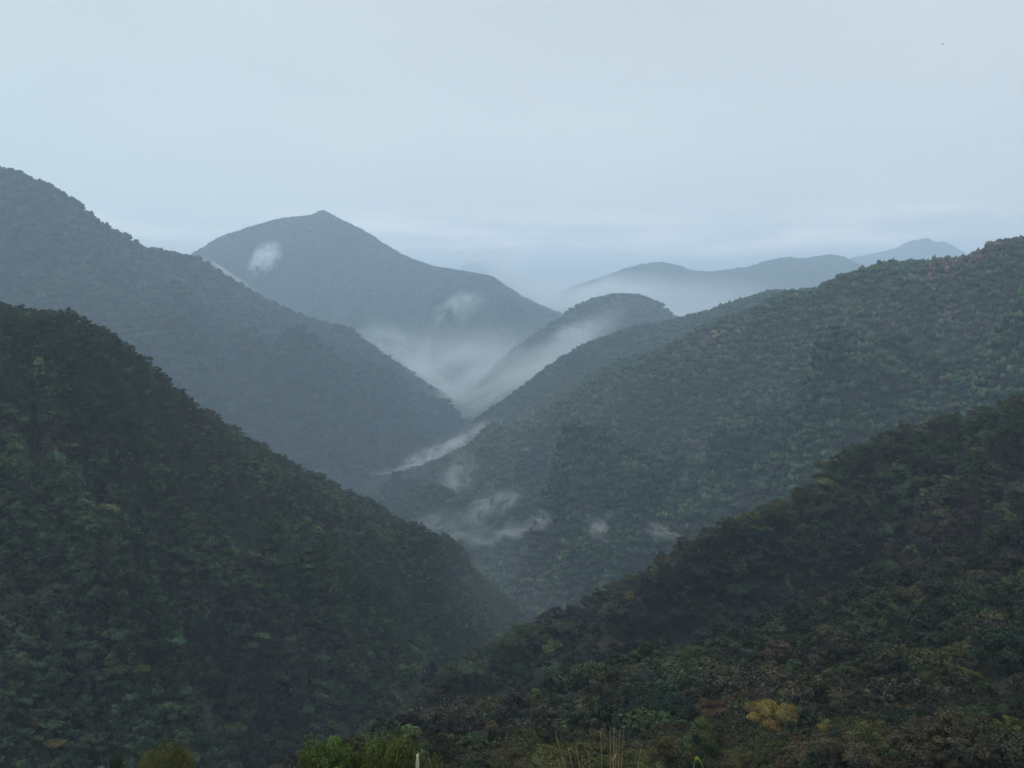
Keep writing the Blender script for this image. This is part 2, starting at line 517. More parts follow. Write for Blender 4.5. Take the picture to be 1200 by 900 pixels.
H4 = make_hill('mountain', 'tall grey-blue forested mountain whose long crest runs down into the valley',
    [[(-420, 70, 2760), (-100, 168, 2944), (0, 195, 3036), (15, 200, 3047), (30, 212, 3059), (70, 230, 3128), (100, 245, 3174), (120, 257, 3208), (150, 264, 3266), (175, 274, 3312), (200, 279, 3358), (220, 288, 3392), (235, 300, 3427),
      (260, 316, 3484), (300, 342, 3576), (350, 367, 3703), (380, 380, 3783), (400, 386, 3841), (440, 407, 3967), (480, 432, 4106), (520, 458, 4255), (545, 480, 4370), (560, 497, 4462), (600, 545, 4658)],
     [(-420, 420, 2300), (0, 420, 2530), (150, 430, 2680), (250, 445, 2818), (350, 460, 3013), (420, 480, 3277), (480, 500, 3622), (530, 510, 3967), (600, 560, 4370)],
     [(-420, 700, 1897), (0, 620, 2128), (200, 580, 2472), (300, 570, 2702), (400, 577, 3036), (470, 558, 3392), (530, 530, 3910), (600, 575, 4255)],
     [(-420, 800, 1782), (0, 720, 1897), (200, 680, 2242), (300, 650, 2472), (400, 640, 2818), (470, 610, 3162), (530, 580, 3680), (600, 620, 4025)]],
    (1000, 800), M_FAR, 460, 280, 50, 45.0, 520.0, canopy=15.0, seed=53, slant=-0.22, gully=(400, 10, 1.2), crest_keep=0.05,
    spurs=[([(250, 400, 2990), (330, 462, 2944), (390, 520, 2990), (430, 552, 3059)], 95, 120),
           ([(420, 420, 3680), (480, 470, 3680), (540, 500, 3852)], 60, 110),
           ([(60, 240, 2990), (120, 330, 2818), (190, 430, 2702), (230, 520, 2588)], 60, 110), ([(190, 290, 3277), (270, 390, 3105), (320, 440, 3047)], -60, 110)])

H6 = make_hill('hill', 'small cone-shaped hazy hill closing the valley',
    [[(430, 560, 5000), (500, 497, 4900), (540, 468, 4800), (570, 440, 4740), (600, 410, 4660), (640, 383, 4560), (680, 357, 4480), (700, 349, 4450), (725, 345, 4420), (745, 345, 4400), (760, 350, 4390), (775, 358, 4380), (788, 370, 4370),
      (820, 385, 4350), (860, 400, 4320), (1000, 460, 4200)],
     [(430, 570, 4700), (540, 505, 4450), (640, 450, 4200), (745, 425, 4000), (860, 450, 3950), (1000, 500, 3900)],
     [(430, 590, 4400), (540, 540, 4150), (640, 520, 3850), (745, 510, 3650), (1000, 560, 3550)]],
    (900, 600), M_FAR, 260, 130, 30, 45.0, 480.0, canopy=6.0, seed=63, slant=0.2, gully=(260, 8, 1.2), crest_keep=0.06)

H5 = make_hill('mountain', 'grey-blue peak with a small pointed summit at the head of the valley',
    [[(-60, 372, 6700), (100, 335, 6600), (180, 314, 6550), (215, 302, 6520), (235, 291, 6500), (260, 277, 6500), (300, 263, 6500), (330, 255, 6500), (360, 252, 6500), (368, 250, 6500), (374, 246.5, 6500), (380, 246, 6500), (387, 250, 6500), (395, 254, 6500), (410, 261, 6500), (430, 271, 6490),
      (455, 288, 6470), (480, 301, 6450), (510, 312, 6420), (540, 317, 6390), (570, 323, 6360), (590, 333, 6330), (610, 346, 6300), (640, 360, 6260), (680, 378, 6200), (760, 420, 6100)],
     [(-60, 430, 5900), (235, 400, 5750), (380, 385, 5600), (480, 395, 5500), (560, 405, 5500), (640, 425, 5500), (760, 460, 5500)],
     [(-60, 500, 5300), (235, 490, 5100), (380, 470, 5000), (520, 475, 4950), (640, 500, 4950), (760, 520, 5000)]],
    (2000, 1000), M_FAR, 420, 180, 40, 90.0, 900.0, canopy=6.0, seed=73, slant=-0.1, gully=(430, 10, 1.1), crest_keep=0.03)

H7 = make_hill('mountain', 'faint blue range with two rounded summits rising from the haze',
    [[(560, 400, 9600), (600, 372, 9500), (640, 350, 9400), (680, 332, 9300), (710, 323, 9250), (735, 313, 9200), (770, 307, 9150), (790, 309, 9120), (810, 316, 9100), (830, 318, 9080), (855, 315, 9050), (880, 311, 9000),
      (900, 305, 8980), (920, 301, 8950), (945, 302, 8930), (975, 298, 8900), (990, 302, 8880), (1010, 312, 8860), (1030, 320, 8850), (1060, 332, 8820), (1110, 350, 8800), (1300, 400, 8700)],
     [(560, 430, 8700), (770, 375, 8200), (975, 370, 7900), (1300, 430, 7800)],
     [(560, 460, 7800), (770, 450, 7300), (975, 440, 7100), (1300, 460, 7000)]],
    (2500, 1300), M_FAR, 420, 120, 30, 110.0, 1100.0, canopy=5.0, seed=83, gully=(300, 10, 1.3), crest_keep=0.03, rough=14.0)

H8 = make_hill('mountain', 'palest distant mountain with a jagged top, almost lost in the haze',
    [[(900, 345, 14500), (950, 318, 14500), (985, 305, 14500), (1010, 300, 14500), (1035, 295, 14500), (1050, 291, 14500), (1065, 283, 14500), (1075, 281, 14500), (1087, 279, 14500), (1096, 284, 14500), (1104, 283, 14500), (1115, 287, 14500), (1125, 293, 14500),
      (1140, 300, 14500), (1180, 312, 14500), (1300, 345, 14500)],
     [(900, 370, 13500), (1085, 350, 13000), (1300, 380, 13500)],
     [(900, 420, 12500), (1085, 410, 12000), (1300, 420, 12500)]],
    (2600, 1800), M_FAR, 300, 70, 20, 120.0, 1500.0, seed=93, gully=(250, 9, 1.3), crest_keep=0.03, rough=16.0)

H9 = make_hill('mountain', 'barely visible grey summit in the haze beyond the shoulder of the peak',
    [[(440, 350, 22500), (500, 330, 22500), (535, 315, 22500), (552, 308, 22500), (565, 306, 22500), (580, 312, 22500), (620, 330, 22500), (700, 355, 22500)],
     [(440, 380, 21500), (560, 360, 21000), (700, 385, 21500)],
     [(440, 425, 20500), (560, 420, 20000), (700, 425, 20500)]],
    (2400, 1800), M_FAR, 160, 50, 20, 90.0, 1500.0, seed=97, gully=(150, 6, 1.3), crest_keep=0.03, rough=16.0)

# valley floor: one sheet under all the hills, out to where haze swallows it
nfl = 160
gx = np.linspace(-15000, 15000, nfl); gy = np.linspace(-1900, 26000, nfl)
GX, GY = np.meshgrid(gx, gy)
GZ = -560 + 12 * fbm(GX / 1500, GY / 1500, 5, 4)
GZ = np.where(GY < 1100, np.minimum(GZ, -575), GZ)
idx = np.arange(nfl * nfl).reshape(nfl, nfl)
fl = np.stack([idx[:-1, :-1], idx[:-1, 1:], idx[1:, 1:], idx[1:, :-1]], -1).reshape(-1, 4)
floor = link('ground', mesh_from('ground', np.stack([GX, GY, GZ], -1).reshape(-1, 3), fl, M_FLOOR, True))
tag(floor, 'wooded valley ground lying under the haze between the mountains', 'ground', None, 'structure')

# ------------------------------------------------------------------ haze
def haze_mat():
    m, t = new_mat('haze_air')
    v = nd(t, 'ShaderNodeVolumePrincipled')
    v.inputs['Color'].default_value = HAZE_COLOR + (1,)
    v.inputs['Density'].default_value = HAZE_DENSITY
    v.inputs['Anisotropy'].default_value = HAZE_G
    o = nd(t, 'ShaderNodeOutputMaterial')
    t.links.new(v.outputs[0], o.inputs['Volume'])
    return m


def box_mesh(name, lo, hi, mat):
    v = [(x, y, z) for x in (lo[0], hi[0]) for y in (lo[1], hi[1]) for z in (lo[2], hi[2])]
    f = [(0, 1, 3, 2), (4, 6, 7, 5), (0, 4, 5, 1), (2, 3, 7, 6), (0, 2, 6, 4), (1, 5, 7, 3)]
    return mesh_from(name, v, f, mat)


HI = max(float(h.V[..., 2].max()) for h in (H0, H1, H2, H3, H3B, H4, H5, H6, H7, H8, H9)) + 30
LO = min(float(h.V[..., 2].min()) for h in (H0, H1, H2, H3, H3B, H4, H5, H6, H7, H8, H9))
LO = min(LO, float(GZ.min())) - 1.0
haze = link('haze', box_mesh('haze', (-15500, -2500, LO), (15500, 26500, HI), haze_mat()))
tag(haze, 'pale blue haze filling the whole valley out to the distant mountains', 'haze', None, 'stuff')
print('HAZE Z', LO, HI)

# ------------------------------------------------------------------ tree shapes
def sph(n, rg):
    v = rg.normal(size=(n, 3))
    return v / np.linalg.norm(v, axis=1)[:, None]


def leaf_quads(cent, norm, size, rg, aspect=0.6):
    """one small leaf-spray quad per centre, facing roughly along norm"""
    n = len(cent)
    r = sph(n, rg)
    nn = norm + 0.6 * r
    nn /= np.linalg.norm(nn, axis=1)[:, None]
    up = sph(n, rg)
    a = np.cross(nn, up); a /= np.linalg.norm(a, axis=1)[:, None] + 1e-9
    b = np.cross(nn, a)
    s = (size * (0.6 + 0.8 * rg.random(n)))[:, None] if np.ndim(size) else (size * (0.6 + 0.8 * rg.random(n)))[:, None]
    a = a * s; b = b * s * aspect
    bend = nn * s * 0.25
    v = np.stack([cent - a - bend, cent - b + bend * 0.6, cent + a - bend, cent + b + bend * 0.6], 1)
    return v.reshape(-1, 3), np.arange(4 * n).reshape(n, 4)


def crown_mesh(name, rg, mat, form='round', rx=3.2, rz=2.6, zc=5.0, nclump=22, nleaf=90, leaf=0.30, gap=0.0):
    """clumps of leaf sprays spread through the crown's volume"""
    C, N, VAR = [], [], []
    for k in range(nclump):
        d = sph(1, rg)[0]
        if form == 'flat':
            d[2] = abs(d[2]) * 0.5 + 0.1
        elif form == 'tall':
            d[2] *= 1.0
        else:
            d[2] = d[2] * 0.8 + 0.2
        q = 0.35 + 0.65 * rg.random() ** 0.6
        c = np.array([d[0] * rx * q, d[1] * rx * q, zc + d[2] * rz * q])
        cr = rx * (0.20 + 0.20 * rg.random() ** 1.5)
        if form == 'tall':
            w = 1 - 0.55 * max(0, (c[2] - zc) / rz)
            c[0] *= w; c[1] *= w
        m = int(nleaf * (0.7 + 0.6 * rg.random()))
        o = sph(m, rg)
        o[:, 2] = np.where(o[:, 2] < -0.3, -o[:, 2] * 0.5, o[:, 2])
        rr = cr * (0.75 + 0.32 * rg.random(m))
        pts = c + o * rr[:, None] * np.array([1, 1, 0.75])
        C.append(pts); N.append(o * 0.8 + np.array([0, 0, 0.35]))
        tone = 0.55 + 0.9 * rg.random()
        hue = rg.normal() * 0.07
        t = tone * (0.85 + 0.3 * rg.random(m))
        VAR.append(np.stack([t * (1 + hue), t, t * (1 - hue), np.ones(m)], 1))
    C = np.concatenate(C); N = np.concatenate(N); VAR = np.concatenate(VAR)
    v, f = leaf_quads(C, N, leaf, rg)
    me = mesh_from(name, v, f, mat)
    at = me.attributes.new('var', 'FLOAT_COLOR', 'FACE')
    at.data.foreach_set('color', VAR.astype(np.float32).ravel())
    return me


def frond_mesh(name, rg, mat, L=3.0, h=5.0, n=16):
    """drooping feathery fronds from one head (tree fern, palm)"""
    V, Fc, VAR = [], [], []
    for k in range(n):
        az = 2 * math.pi * (k + rg.random() * 0.7) / n
        el = 0.25 + 0.8 * rg.random()
        seg = 9
        p = np.array([0, 0, h]); a = el
        t0 = 0.8 + 0.5 * rg.random()
        pts = []
        for s in range(seg):
            dv = np.array([math.cos(az) * math.cos(a), math.sin(az) * math.cos(a), math.sin(a)])
            pts.append(p.copy()); p = p + dv * L / seg; a -= 0.22
        side = np.array([-math.sin(az), math.cos(az), 0])
        for s in range(1, seg):
            w = 0.55 * math.sin(math.pi * (s + 0.6) / (seg + 0.6)) * L / 3
            for sg in (-1, 1):
                for q in (0.0, 0.5):
                    b = pts[s - 1] * (1 - q) + pts[s] * q
                    tip = b + side * sg * w + (pts[s] - pts[s - 1]) * 0.8 - np.array([0, 0, 0.25 * w])
                    e = (pts[s] - pts[s - 1]) * 0.32
                    i = len(V)
                    V += [b, b + e, tip + e * 0.3, tip]
                    Fc.append((i, i + 1, i + 2, i + 3))
                    VAR.append((t0, t0, t0 * 0.9, 1))
    me = mesh_from(name, V, Fc, mat)
    at = me.attributes.new('var', 'FLOAT_COLOR', 'FACE')
    at.data.foreach_set('color', np.array(VAR, np.float32).ravel())
    return me


def tube(path, rad, sides=7):
    path = np.asarray(path, float); V, Fc = [], []
    for i, (p, r) in enumerate(zip(path, rad)):
        d = path[min(i + 1, len(path) - 1)] - path[max(i - 1, 0)]
        d /= np.linalg.norm(d)
        a = np.cross(d, (0.3, 1, 0.2)); a /= np.linalg.norm(a); b = np.cross(d, a)
        for k in range(sides):
            w = 2 * math.pi * k / sides
            V.append(p + r * (a * math.cos(w) + b * math.sin(w)))
    for i in range(len(path) - 1):
        for k in range(sides):
            k2 = (k + 1) % sides
            Fc.append((i * sides + k, i * sides + k2, (i + 1) * sides + k2, (i + 1) * sides + k))
    return V, Fc


def trunk_mesh(name, rg, h, r, spread, zc, mat, limbs=6):
    V, Fc = [], []

    def add(vf):
        o = len(V)
        V.extend(vf[0]); Fc.extend([tuple(i + o for i in q) for q in vf[1]])
    lean = rg.normal(size=2) * 0.25
    path = [(lean[0] * s, lean[1] * s, s * h - 0.6) for s in np.linspace(0, 1, 6)]
    add(tube(path, [r * 1.4] + [r * (1 - 0.13 * i) for i in range(1, 6)]))
    for k in range(limbs):
        az = 2 * math.pi * (k + rg.random()) / limbs
        s = 0.5 + 0.5 * rg.random()
        b = np.array([lean[0] * s, lean[1] * s, s * h - 0.6])
        e = np.array([math.cos(az) * spread, math.sin(az) * spread, zc + rg.normal() * 0.6])
        m = (b + e) / 2 + np.array([0, 0, 0.35])
        add(tube([b, m, e], [r * 0.5, r * 0.33, r * 0.10], 5))
    return mesh_from(name, V, Fc, mat, True)


def blob_clump(name, rg, mat, n, spread, r0, sub=1, leaf=0.0):
    """several rough crowns standing together, for woods seen from afar"""
    V, Fc, VAR = [], [], []
    bm = bmesh.new(); bmesh.ops.create_icosphere(bm, subdivisions=sub, radius=1.0)
    bv = np.array([q.co[:] for q in bm.verts]); bf = np.array([[q.index for q in f.verts] for f in bm.faces]); bm.free()
    off = 0
    for k in range(n):
        r = r0 * (0.5 + 1.1 * rg.random() ** 1.6)
        a = 6.283 * rg.random(); q = spread * math.sqrt(rg.random())
        c = np.array([q * math.cos(a), q * math.sin(a), r * 0.7 + rg.random() * 2.0])
        lum = 1 + 0.20 * rg.normal(size=(len(bv), 1))
        V.append(bv * np.clip(lum, 0.45, 1.6) * np.array([r, r, r * (0.8 + 0.6 * rg.random())]) + c)
        Fc.append(bf + off); off += len(bv)
        t = 0.62 + 0.75 * rg.random(); hu = rg.normal() * 0.08
        tt = t * (0.85 + 0.3 * rg.random(len(bf)))
        VAR.append(np.stack([tt * (1 + hu), tt, tt * (1 - hu), np.ones(len(bf))], 1))
    me = mesh_from(name, np.concatenate(V), np.concatenate(Fc), mat)
    at = me.attributes.new('var', 'FLOAT_COLOR', 'FACE')
    at.data.foreach_set('color', np.concatenate(VAR).astype(np.float32).ravel())
    return me


RT = np.random.default_rng(5)
# --- shapes of the woods that are one mass each
NEARS = [crown_mesh('wood_crown', RT, M_LEAF_I, f, rx, rz, zc, int(nc * 1.4), 80, 0.26) for f, rx, rz, zc, nc in
         [('round', 3.0, 2.4, 3.6, 18), ('round', 3.6, 2.6, 4.0, 20), ('tall', 2.5, 3.6, 4.4, 18), ('flat', 3.8, 2.2, 4.2, 18), ('round', 2.4, 2.2, 3.0, 14), ('tall', 2.1, 3.0, 3.8, 14)]]
NEARS.append(frond_mesh('wood_fronds', RT, M_LEAF_I, 2.8, 4.4, 14))
MIDS = [crown_mesh('wood_crown', RT, M_LEAF_I, f, rx, rz, zc, int(nc * 1.4), 50, 0.38) for f, rx, rz, zc, nc in
        [('round', 3.2, 2.6, 3.8, 15), ('round', 3.8, 2.8, 4.2, 16), ('tall', 2.7, 3.8, 4.6, 15), ('flat', 4.0, 2.2, 4.4, 14), ('round', 2.6, 2.3, 3.2, 12)]]
FARS = [blob_clump('wood_clump', RT, M_LEAF_I, 17, 8.0, 2.2) for _ in range(5)]
VFARS = [blob_clump('wood_clump', RT, M_LEAF_I, 24, 15.0, 3.3) for _ in range(4)]


def hidden(me):
    o = bpy.data.objects.new(me.name, me)        # a source shape for the woods, not itself in the scene
    return o


SRC = {k: [hidden(m) for m in ms] for k, ms in (('near', NEARS), ('mid', MIDS), ('far', FARS), ('vfar', VFARS))}


def wood_nodes(kind):
    ng = bpy.data.node_groups.new('woods_' + kind, 'GeometryNodeTree')
    ng.interface.new_socket('Geometry', in_out='INPUT', socket_type='NodeSocketGeometry')
    ng.interface.new_socket('Geometry', in_out='OUTPUT', socket_type='NodeSocketGeometry')
    gi = ng.nodes.new('NodeGroupInput'); go = ng.nodes.new('NodeGroupOutput')
    jn = ng.nodes.new('GeometryNodeJoinGeometry')
    for o in reversed(SRC[kind]):
        oi = ng.nodes.new('GeometryNodeObjectInfo')
        oi.transform_space = 'ORIGINAL'
        oi.inputs['Object'].default_value = o
        oi.inputs['As Instance'].default_value = True
        ng.links.new(oi.outputs['Geometry'], jn.inputs[0])
    ip = ng.nodes.new('GeometryNodeInstanceOnPoints')
    ip.inputs['Pick Instance'].default_value = True
    ng.links.new(gi.outputs[0], ip.inputs['Points'])
    ng.links.new(jn.outputs[0], ip.inputs['Instance'])

    def na(nm, ty):
        n = ng.nodes.new('GeometryNodeInputNamedAttribute'); n.data_type = ty
        n.inputs[0].default_value = nm
        return n.outputs[0]
    ng.links.new(na('shape', 'INT'), ip.inputs['Instance Index'])
    rot = ng.nodes.new('FunctionNodeEulerToRotation')
    ng.links.new(na('turn', 'FLOAT_VECTOR'), rot.inputs[0])
    ng.links.new(rot.outputs[0], ip.inputs['Rotation'])
    ng.links.new(na('size', 'FLOAT_VECTOR'), ip.inputs['Scale'])
    ng.links.new(ip.outputs[0], go.inputs[0])
    return ng


WN = {k: wood_nodes(k) for k in SRC}


def pick_colors(p, pal, wl, seed, spread=0.34):
    """colours in drifts: pal = list of (weight, colour)"""
    rg = np.random.default_rng(seed)
    n = len(p)
    w = np.array([q[0] for q in pal], float)
    cols = np.array([q[1] for q in pal])
    score = np.log(w)[None, :] + np.stack([2.6 * fbm(p[:, 0] / wl + 31 * k, p[:, 1] / wl + p[:, 2] / wl * 0.7, seed + 7 * k, 3) for k in range(len(pal))], 1)
    score += 0.45 * rg.gumbel(size=score.shape)
    k = score.argmax(1)
    c = cols[k] * np.exp(spread * rg.normal(size=(n, 1))) * np.exp(0.07 * rg.normal(size=(n, 3)))
    stand = fbm(p[:, 0] / wl * 0.8 + 90, p[:, 1] / wl * 0.8 + p[:, 2] / wl * 0.6, seed + 500, 4)
    c = cols[k] * np.clip(np.exp(0.7 * stand + spread * rg.normal(size=n)), 0.5, 1.75)[:, None] * np.exp(0.07 * rg.normal(size=(n, 3)))
    return k, c


def woods(name, label, p, kind, pal, wl, smin, smax, seed, patches=()):
    rg = np.random.default_rng(seed)
    n = len(p)
    me = bpy.data.meshes.new(name)
    me.vertices.add(n); me.vertices.foreach_set('co', p.astype(np.float32).ravel())
    k, c = pick_colors(p, pal, wl, seed)
    qx, qy, _ = project(p)
    for x0, y0, rx, ry, tilt, colr, f in patches:            # stands of another colour
        ca, sa = math.cos(R(tilt)), math.sin(R(tilt))
        ax, ay = (qx - x0) * ca - (qy - y0) * sa, (qx - x0) * sa + (qy - y0) * ca
        e = (ax / rx) ** 2 + (ay / ry) ** 2 + 0.7 * fbm(p[:, 0] / wl * 3, p[:, 1] / wl * 3, seed + 300, 3)
        m = (rg.random(n) < f * np.clip(1.6 - 1.2 * e, 0, 1))
        c[m] = np.array(colr) * np.exp(0.25 * rg.normal(size=(m.sum(), 1)))

    def at(nm, ty, field, data):
        a = me.attributes.new(nm, ty, 'POINT'); a.data.foreach_set(field, np.ascontiguousarray(data).ravel())
    ns = len(SRC[kind])
    sh = rg.integers(0, ns, n)
    if kind == 'near':
        sh = np.where((sh == ns - 1) & (rg.random(n) < 0.6), 0, sh)
    at('shape', 'INT', 'value', sh.astype(np.int32))
    tr = np.stack([0.12 * rg.normal(size=n), 0.12 * rg.normal(size=n), 6.283 * rg.random(n)], 1)
    at('turn', 'FLOAT_VECTOR', 'vector', tr.astype(np.float32))
    s = smin + (smax - smin) * rg.random(n) ** 2.2
    at('size', 'FLOAT_VECTOR', 'vector', (np.stack([s, s, s * (0.85 + 0.35 * rg.random(n))], 1)).astype(np.float32))
    at('tcol', 'FLOAT_COLOR', 'color', np.concatenate([c, np.ones((n, 1))], 1).astype(np.float32))
    o = link(name, me)
    md = o.modifiers.new('woods', 'NODES'); md.node_group = WN[kind]
    tag(o, label, 'forest', None, 'stuff')
    print('WOODS', label[:40], n)
    return o


def lighter(*cs):
    return [tuple(1.45 * x for x in c) for c in cs]


DG, MG, OL, YG = (0.025, 0.036, 0.016), (0.037, 0.050, 0.018), (0.046, 0.046, 0.017), (0.075, 0.080, 0.022)
BR, RU, PB, BG = (0.040, 0.035, 0.020), (0.052, 0.031, 0.020), (0.031, 0.028, 0.024), (0.024, 0.036, 0.020)
PALE = (0.075, 0.085, 0.055)
FAR_PAL = [(1.6, (0.018, 0.032, 0.018)), (1.2, (0.026, 0.042, 0.020)), (0.6, (0.036, 0.038, 0.018)), (1.0, (0.020, 0.032, 0.022))]
DG, MG, OL, YG, BR, RU, PB, BG, PALE = lighter(DG, MG, OL, YG, BR, RU, PB, BG, PALE)

# ------------------------------------------------------------------ individual trees of the near hillside
IND_CROWNS, IND_TRUNKS = [], []
FORMS = [('round', 2.9, 2.3, 4.0, 44, 230, 0.135), ('round', 3.5, 2.6, 4.6, 52, 240, 0.14), ('tall', 2.4, 3.5, 5.0, 44, 230, 0.13),
         ('flat', 3.7, 2.2, 4.6, 46, 230, 0.14), ('round', 2.4, 2.1, 3.4, 28, 220, 0.125), ('tall', 2.0, 2.9, 4.2, 30, 210, 0.125)]
for f in FORMS:
    for rep in range(2):
        IND_CROWNS.append(crown_mesh('crown', RT, M_LEAF_O, *f))
        IND_TRUNKS.append(trunk_mesh('trunk', RT, f[3], 0.16, f[1] * 0.6, f[3] + 0.3, M_BARK))


def make_tree(loc, shape, scale, rot, col, label, group=None, name='tree'):
    e = bpy.data.objects.new(name, None)
    e.empty_display_size = 0.5
    COL.objects.link(e)
    e.location = loc; e.rotation_euler = (0, 0, rot); e.scale = (scale, scale, scale * random.uniform(0.88, 1.15))
    tag(e, label, 'tree', group)
    t = bpy.data.objects.new('trunk', IND_TRUNKS[shape]); COL.objects.link(t); t.parent = e
    c = bpy.data.objects.new('crown', IND_CROWNS[shape]); COL.objects.link(c); c.parent = e
    c.color = tuple(col) + (1.0,)
    return e


GOLD = (0.20, 0.145, 0.038)
SPOTS = [
    (H0, 905, 850, 56, GOLD, 2, 'golden yellow flowering tree at the foot of the brown hillside'),
    (H0, 972, 868, 40, (0.15, 0.115, 0.03), 8, 'small amber-yellow tree just beside the golden flowering tree'),
    (H0, 985, 852, 26, (0.17, 0.17, 0.08), 0, 'little cream-topped tree above the small amber tree'),
    (H0, 1083, 713, 30, (0.075, 0.085, 0.022), 0, 'round yellow-green tree alone among dark trees high on the near spur'),
    (H0, 1182, 785, 84, (0.022, 0.038, 0.020), 2, 'very large dark green round tree by the picture edge on the hillside'),
    (H0, 1150, 812, 36, (0.070, 0.078, 0.022), 8, 'yellow-green bush-like tree beside the very large dark round tree'),
    (H0, 1190, 862, 44, (0.10, 0.10, 0.028), 0, 'yellow-tipped tree in the lowest corner of the hillside'),
    (H0, 780, 842, 70, (0.020, 0.036, 0.022), 2, 'big blackish green tree standing above the dry stalks'),
    (H0, 832, 846, 48, (0.070, 0.042, 0.022), 0, 'orange-brown tree next to the big blackish green tree'),
    (H0, 810, 772, 36, (0.070, 0.080, 0.024), 2, 'bright olive tree on the crest of the near spur, lower of the bright three'),
    (H0, 832, 742, 26, (0.070, 0.085, 0.026), 8, 'small yellowish tree on the crest of the near spur, above the bright olive tree'),
    (H0, 893, 744, 28, (0.060, 0.082, 0.026), 0, 'small fresh green tree on the crest of the near spur, uppermost of the bright three'),
    (H2, 622, 720, 24, (0.10, 0.11, 0.045), 0, 'pale yellow-green tree at the low end of the dark ridge skyline'),
    (H2, 720, 677, 16, (0.13, 0.125, 0.04), 8, 'tiny yellow-topped tree on the skyline of the dark ridge'),
    (H2, 1182, 664, 16, (0.13, 0.13, 0.09), 8, 'pale grey-green tree spot on the dark ridge near the picture edge'),
    (H1, 132, 766, 14, (0.12, 0.125, 0.045), 8, 'small pale yellow tree on the dark green hill, upper of a pair'),
    (H1, 167, 786, 30, (0.11, 0.12, 0.035), 6, 'spreading yellow-green tree on the dark green hill, lower of a pair'),
    (H1, 68, 874, 28, (0.12, 0.11, 0.04), 6, 'flat yellow-crowned tree low on the dark green hill'),
    (H1, 277, 858, 34, (0.11, 0.105, 0.045), 2, 'speckled pale tree with yellow tips low on the dark green hill'),
    (H1, 246, 822, 22, (0.065, 0.080, 0.030), 6, 'soft green tree just above the speckled pale tree'),
    (H1, 232, 712, 12, (0.12, 0.12, 0.07), 8, 'tiny whitish tree in the middle of the dark green hill'),
]


def clear_spots(h, p, also=None):
    """leave room for the trees that stand out"""
    a, b, _ = project(p + np.array([0, 0, 3.0]))
    keep = np.ones(len(p), bool)
    for hh, x, y, w, *_r in SPOTS:
        if hh is h:
            keep &= ((a - x) / (0.50 * w)) ** 2 + ((b - y - 0.10 * w) / (0.45 * w)) ** 2 > 1
    return p[keep]


p0, uv0 = scatter(H0, 4.3, xr=(-160, 1480), ymax=948, back_m=25, seed=4)
p0 = clear_spots(H0, p0)
px, py, yc = project(p0 + np.array([0, 0, 4.0]))
inside = (px > -25) & (px < 1225) & (py < 925)
order = np.argsort(np.where(inside, yc, 1e9))
N_IND = 280
ind = order[:N_IND]
rest = np.setdiff1d(np.arange(len(p0)), ind)
rest = rest[yc[rest] > yc[ind].max() - 25]
print('IND range', yc[ind].min(), yc[ind].max())
PAL0 = [(w, tuple(0.66 * x for x in c)) for w, c in [(1.7, DG), (1.3, OL), (2.0, BR), (0.6, PB), (0.6, MG), (0.15, YG)]]
LAB0 = ['dark green leafy tree in the mass of trees on the near hillside', 'olive leafy tree in the mass of trees on the near hillside',
        'brown leafy tree in the mass of trees on the near hillside', 'purplish brown tree in the mass of trees on the near hillside',
        'mid green leafy tree in the mass of trees on the near hillside', 'yellow-green tree in the mass of trees on the near hillside']
ki, ci = pick_colors(p0[ind], PAL0, 60, 41)
for q, i in enumerate(ind):
    make_tree(p0[i], RT.integers(0, len(IND_CROWNS)), RT.uniform(0.65, 1.25), RT.uniform(0, 6.28), ci[q], LAB0[ki[q]], 'trees of the near hillside')
woods('forest', 'brown and dark green woodland covering the spur of the near hillside', p0[rest], 'near', PAL0, 60, 0.6, 1.7, 42)

# ------------------------------------------------------------------ woods of the other hills
p, _ = scatter(H2, 4.3, back_m=25, seed=5)
p = clear_spots(H2, p)
woods('forest', 'dark woodland with rusty and purple-brown trees covering the ridge across the gully', p, 'near',
      [(1.9, DG), (1.2, OL), (1.0, BR), (1.3, PB), (0.7, BG), (0.08, YG), (0.14, RU)], 70, 0.65, 1.75, 52,
      [(1180, 475, 40, 10, 15, RU, 0.7), (1130, 528, 22, 12, 0, RU, 0.6), (1062, 523, 28, 10, 25, (0.075, 0.07, 0.022), 0.8), (930, 648, 45, 9, 38, MG, 0.9),
       (960, 690, 150, 40, 30, PB, 0.5), (1100, 640, 60, 40, 20, (0.055, 0.032, 0.024), 0.6), (700, 695, 60, 12, 20, MG, 0.6)])
p, _ = scatter(H1, 4.7, back_m=25, seed=6)
p = clear_spots(H1, p)
woods('forest', 'dense dark green forest covering the near hill beside the stream', p, 'mid',
      [(w, tuple(1.22 * x for x in c)) for w, c in [(2.0, DG), (1.2, MG), (0.8, OL), (1.8, BG), (0.5, PB), (0.02, YG), (0.03, PALE)]], 100, 0.65, 1.3, 62,
      [(62, 525, 22, 28, -30, (0.06, 0.045, 0.026), 0.9), (338, 815, 16, 40, -12, (0.050, 0.040, 0.028), 0.95), (345, 695, 40, 14, -20, (0.028, 0.062, 0.030), 0.8),
       (270, 850, 30, 26, -30, (0.06, 0.062, 0.035), 0.5), (150, 780, 40, 25, -20, (0.06, 0.065, 0.022), 0.4), (430, 850, 60, 20, 20, PB, 0.6), (30, 720, 60, 60, 0, OL, 0.5)])
p, _ = scatter(H3, 9.6, back_m=40, seed=7)
